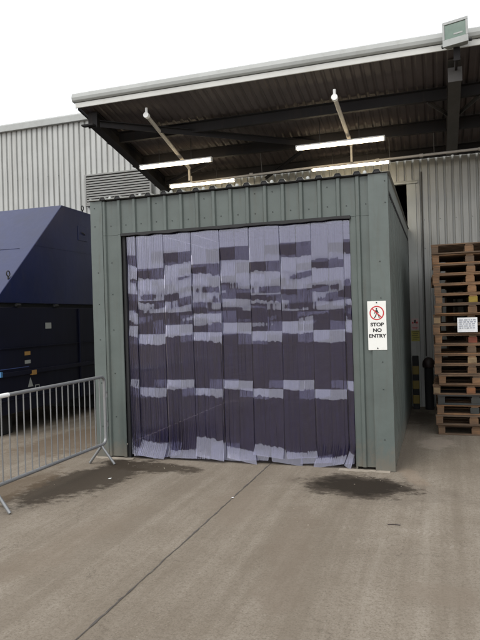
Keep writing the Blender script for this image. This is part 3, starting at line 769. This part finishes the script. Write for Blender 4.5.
for i in range(NP):
    o = proto if i == 0 else copy_tree(proto)
    o['label'] = labels[i]
    dx = rp.uniform(-.026,.022) + {16:-.025,15:-.01,18:.0,17:-.015,4:-.02}.get(i,0)
    o.location = (.945+dx, 2.77+rp.uniform(-.02,.03), i*PH); o.rotation_euler.z = R(rp.uniform(-1.5,1.5))
    blocks = [c for c in o.children if c.name.startswith('block')]
    def recolor(ob, mat, lab=None):
        ob.data = ob.data.copy(); ob.data.materials.clear(); ob.data.materials.append(mat)
        if lab: ob['label'] = lab
    fb = sorted(blocks, key=lambda b: (round(sum(v.co.y for v in b.data.vertices)), 0))
    front = [b for b in blocks if sum(v.co.y for v in b.data.vertices)/8 < -.4]
    left = min(front, key=lambda b: b.data.vertices[0].co.x); mid = sorted(front, key=lambda b: b.data.vertices[0].co.x)[1]
    if i == 3:
        for c in o.children: recolor(c, WOODDARK)
    if i == 4: recolor(mid, WOODORA, 'orange block'); recolor(left, WOODPALE)
    if i == 9: recolor(mid, WOODRED, 'red painted block')
    if i == 11: recolor(left, WOODPALE, 'pale new block')
    if i == 13: recolor(mid, WOODYEL, 'yellow painted block')
    if i in (2,7): recolor(mid, WOODDARK if i == 2 else WOODPALE)
# a second stack added close behind to darken the gaps of the first
m = MB()
for i_ in range(7): m.box(-.5,.5,-.6+i_*.178,-.6+i_*.178+.13,PH-.021,PH-.0005)
for a_ in (-.45,0,.45):
    m.box(a_-.049,a_+.049,-.597,.597,PH-.0405,PH-.0215)
    for b_ in (-.53,0,.53): m.box(a_-.05,a_+.05,b_-.066,b_+.066,.0195,PH-.041)
for b_ in (-.55,0,.55): m.box(-.497,.497,b_-.048,b_+.048,.0005,.019)
rear = m.build('wooden_pallet', WOOD, None, local=True)
for i in range(18):
    o = rear if i == 0 else rear.copy()
    if i: C.objects.link(o)
    tag(o, 'wooden pallet of the added stack darkening the gaps of the tall front stack', 'pallet', 'wooden pallets in the added rear stack')
    o.location = (1.13+rp.uniform(-.012,.012), 4.02+rp.uniform(-.02,.02), i*PH); o.rotation_euler.z = R(rp.uniform(-.8,.8))
nt_ = thing('paper_note', 'white printed paper note fixed to the front of the pallet stack', 'note', (.87,2.12,1.44))
m = MB(); m.sheet([(.74,.0),(.80,-.006),(.88,-.002),(.96,-.007),(1.0,.002)], [1.44,1.54,1.64], lambda u, d, v: (u, 2.135+d+(.004 if v > 1.6 else 0), v)); m.build('sheet', PAPER, nt_, solid=.001)
m = MB(); rr = random.Random(2)
for k in range(5):
    z = 1.615-k*.028; x = .765
    while x < .97:
        w = rr.uniform(.015,.05); m.box(x,min(x+w,.98),2.1245,2.126,z-.010,z); x += w+.012
m.build('print', INKG, nt_)

# litter: a leaf-like scrap and a twig on the concrete
m = MB().tube([(.05,-1.71,.004),(.10,-1.695,.006),(.15,-1.70,.004)], .0035, 6); tag(m.build('twig', REDBROWN), 'thin dark twig lying on the concrete right of the oil stain', 'twig')
m = MB(); m.add([(-3.0,-.925,.004),(-2.97,-.93,.006),(-2.962,-.91,.009),(-2.99,-.905,.005)], [(0,1,2,3)]); tag(m.build('paper_scrap', PAPER, solid=.0015), 'small white paper scrap on the dark stain by the barrier', 'litter')
m = MB(); m.add([(-1.44,-1.30,.006),(-1.42,-1.305,.008),(-1.415,-1.285,.010),(-1.435,-1.28,.006)], [(0,1,2,3)]); tag(m.build('paper_scrap', PAPER, solid=.0015), 'tiny white scrap lying on the ground joint', 'litter')

# ------------------------------------------------------------------ light, world, camera
SUN_EL, SUN_AZ = 52, 205        # degrees; azimuth clockwise from +y
w = bpy.data.worlds.new('World'); S.world = w; w.use_nodes = True; nt = w.node_tree
bg = nt.nodes['Background']; sky = N(nt, 'ShaderNodeTexSky'); sky.sky_type = 'NISHITA'; sky.sun_disc = False
sky.sun_elevation = R(SUN_EL); sky.sun_rotation = R(SUN_AZ); sky.air_density = 1; sky.dust_density = 4
hs = N(nt, 'ShaderNodeHueSaturation'); hs.inputs['Saturation'].default_value = .12
nt.links.new(sky.outputs[0], hs.inputs['Color'])
cm = mixc(nt, .6, hs.outputs[0], (9.2,9.4,9.8))
nt.links.new(cm, bg.inputs['Color']); bg.inputs['Strength'].default_value = .15
sl = bpy.data.lights.new('sun', 'SUN'); sl.energy = .8; sl.angle = R(25); sl.color = (1,.96,.9)
so = bpy.data.objects.new('sun', sl); C.objects.link(so)
az, el = R(SUN_AZ), R(SUN_EL)
d = Vector((math.sin(az)*math.cos(el), math.cos(az)*math.cos(el), math.sin(el)))
so.rotation_euler = d.to_track_quat('Z', 'Y').to_euler(); so.location = (0,-10,15)

cam = bpy.data.cameras.new('camera'); co = bpy.data.objects.new('camera', cam); C.objects.link(co); S.camera = co
rows = [(0.9499061894651608, 0.31119021284388965, -0.028963470889252795), (0.02655225433491622, 0.011983114954827534, 0.9995756013157352), (-0.3114052167281593, 0.9502720959736501, -0.0031200333866955353)]
Mx = Matrix(((rows[0][0],rows[1][0],-rows[2][0],.48025671),(rows[0][1],rows[1][1],-rows[2][1],-6.73444251),(rows[0][2],rows[1][2],-rows[2][2],1.72209828),(0,0,0,1)))
co.matrix_world = Mx
cam.sensor_fit = 'HORIZONTAL'; cam.sensor_width = 36; cam.lens = 602.415/480*36; cam.clip_start = .05; cam.clip_end = 1000
S.render.engine = 'CYCLES'
S.cycles.transparent_max_bounces = 24; S.cycles.max_bounces = 10
S.view_settings.view_transform = 'Standard'; S.view_settings.look = 'None'; S.view_settings.gamma = 1; S.view_settings.use_curve_mapping = False
S.view_settings.exposure = 0.45
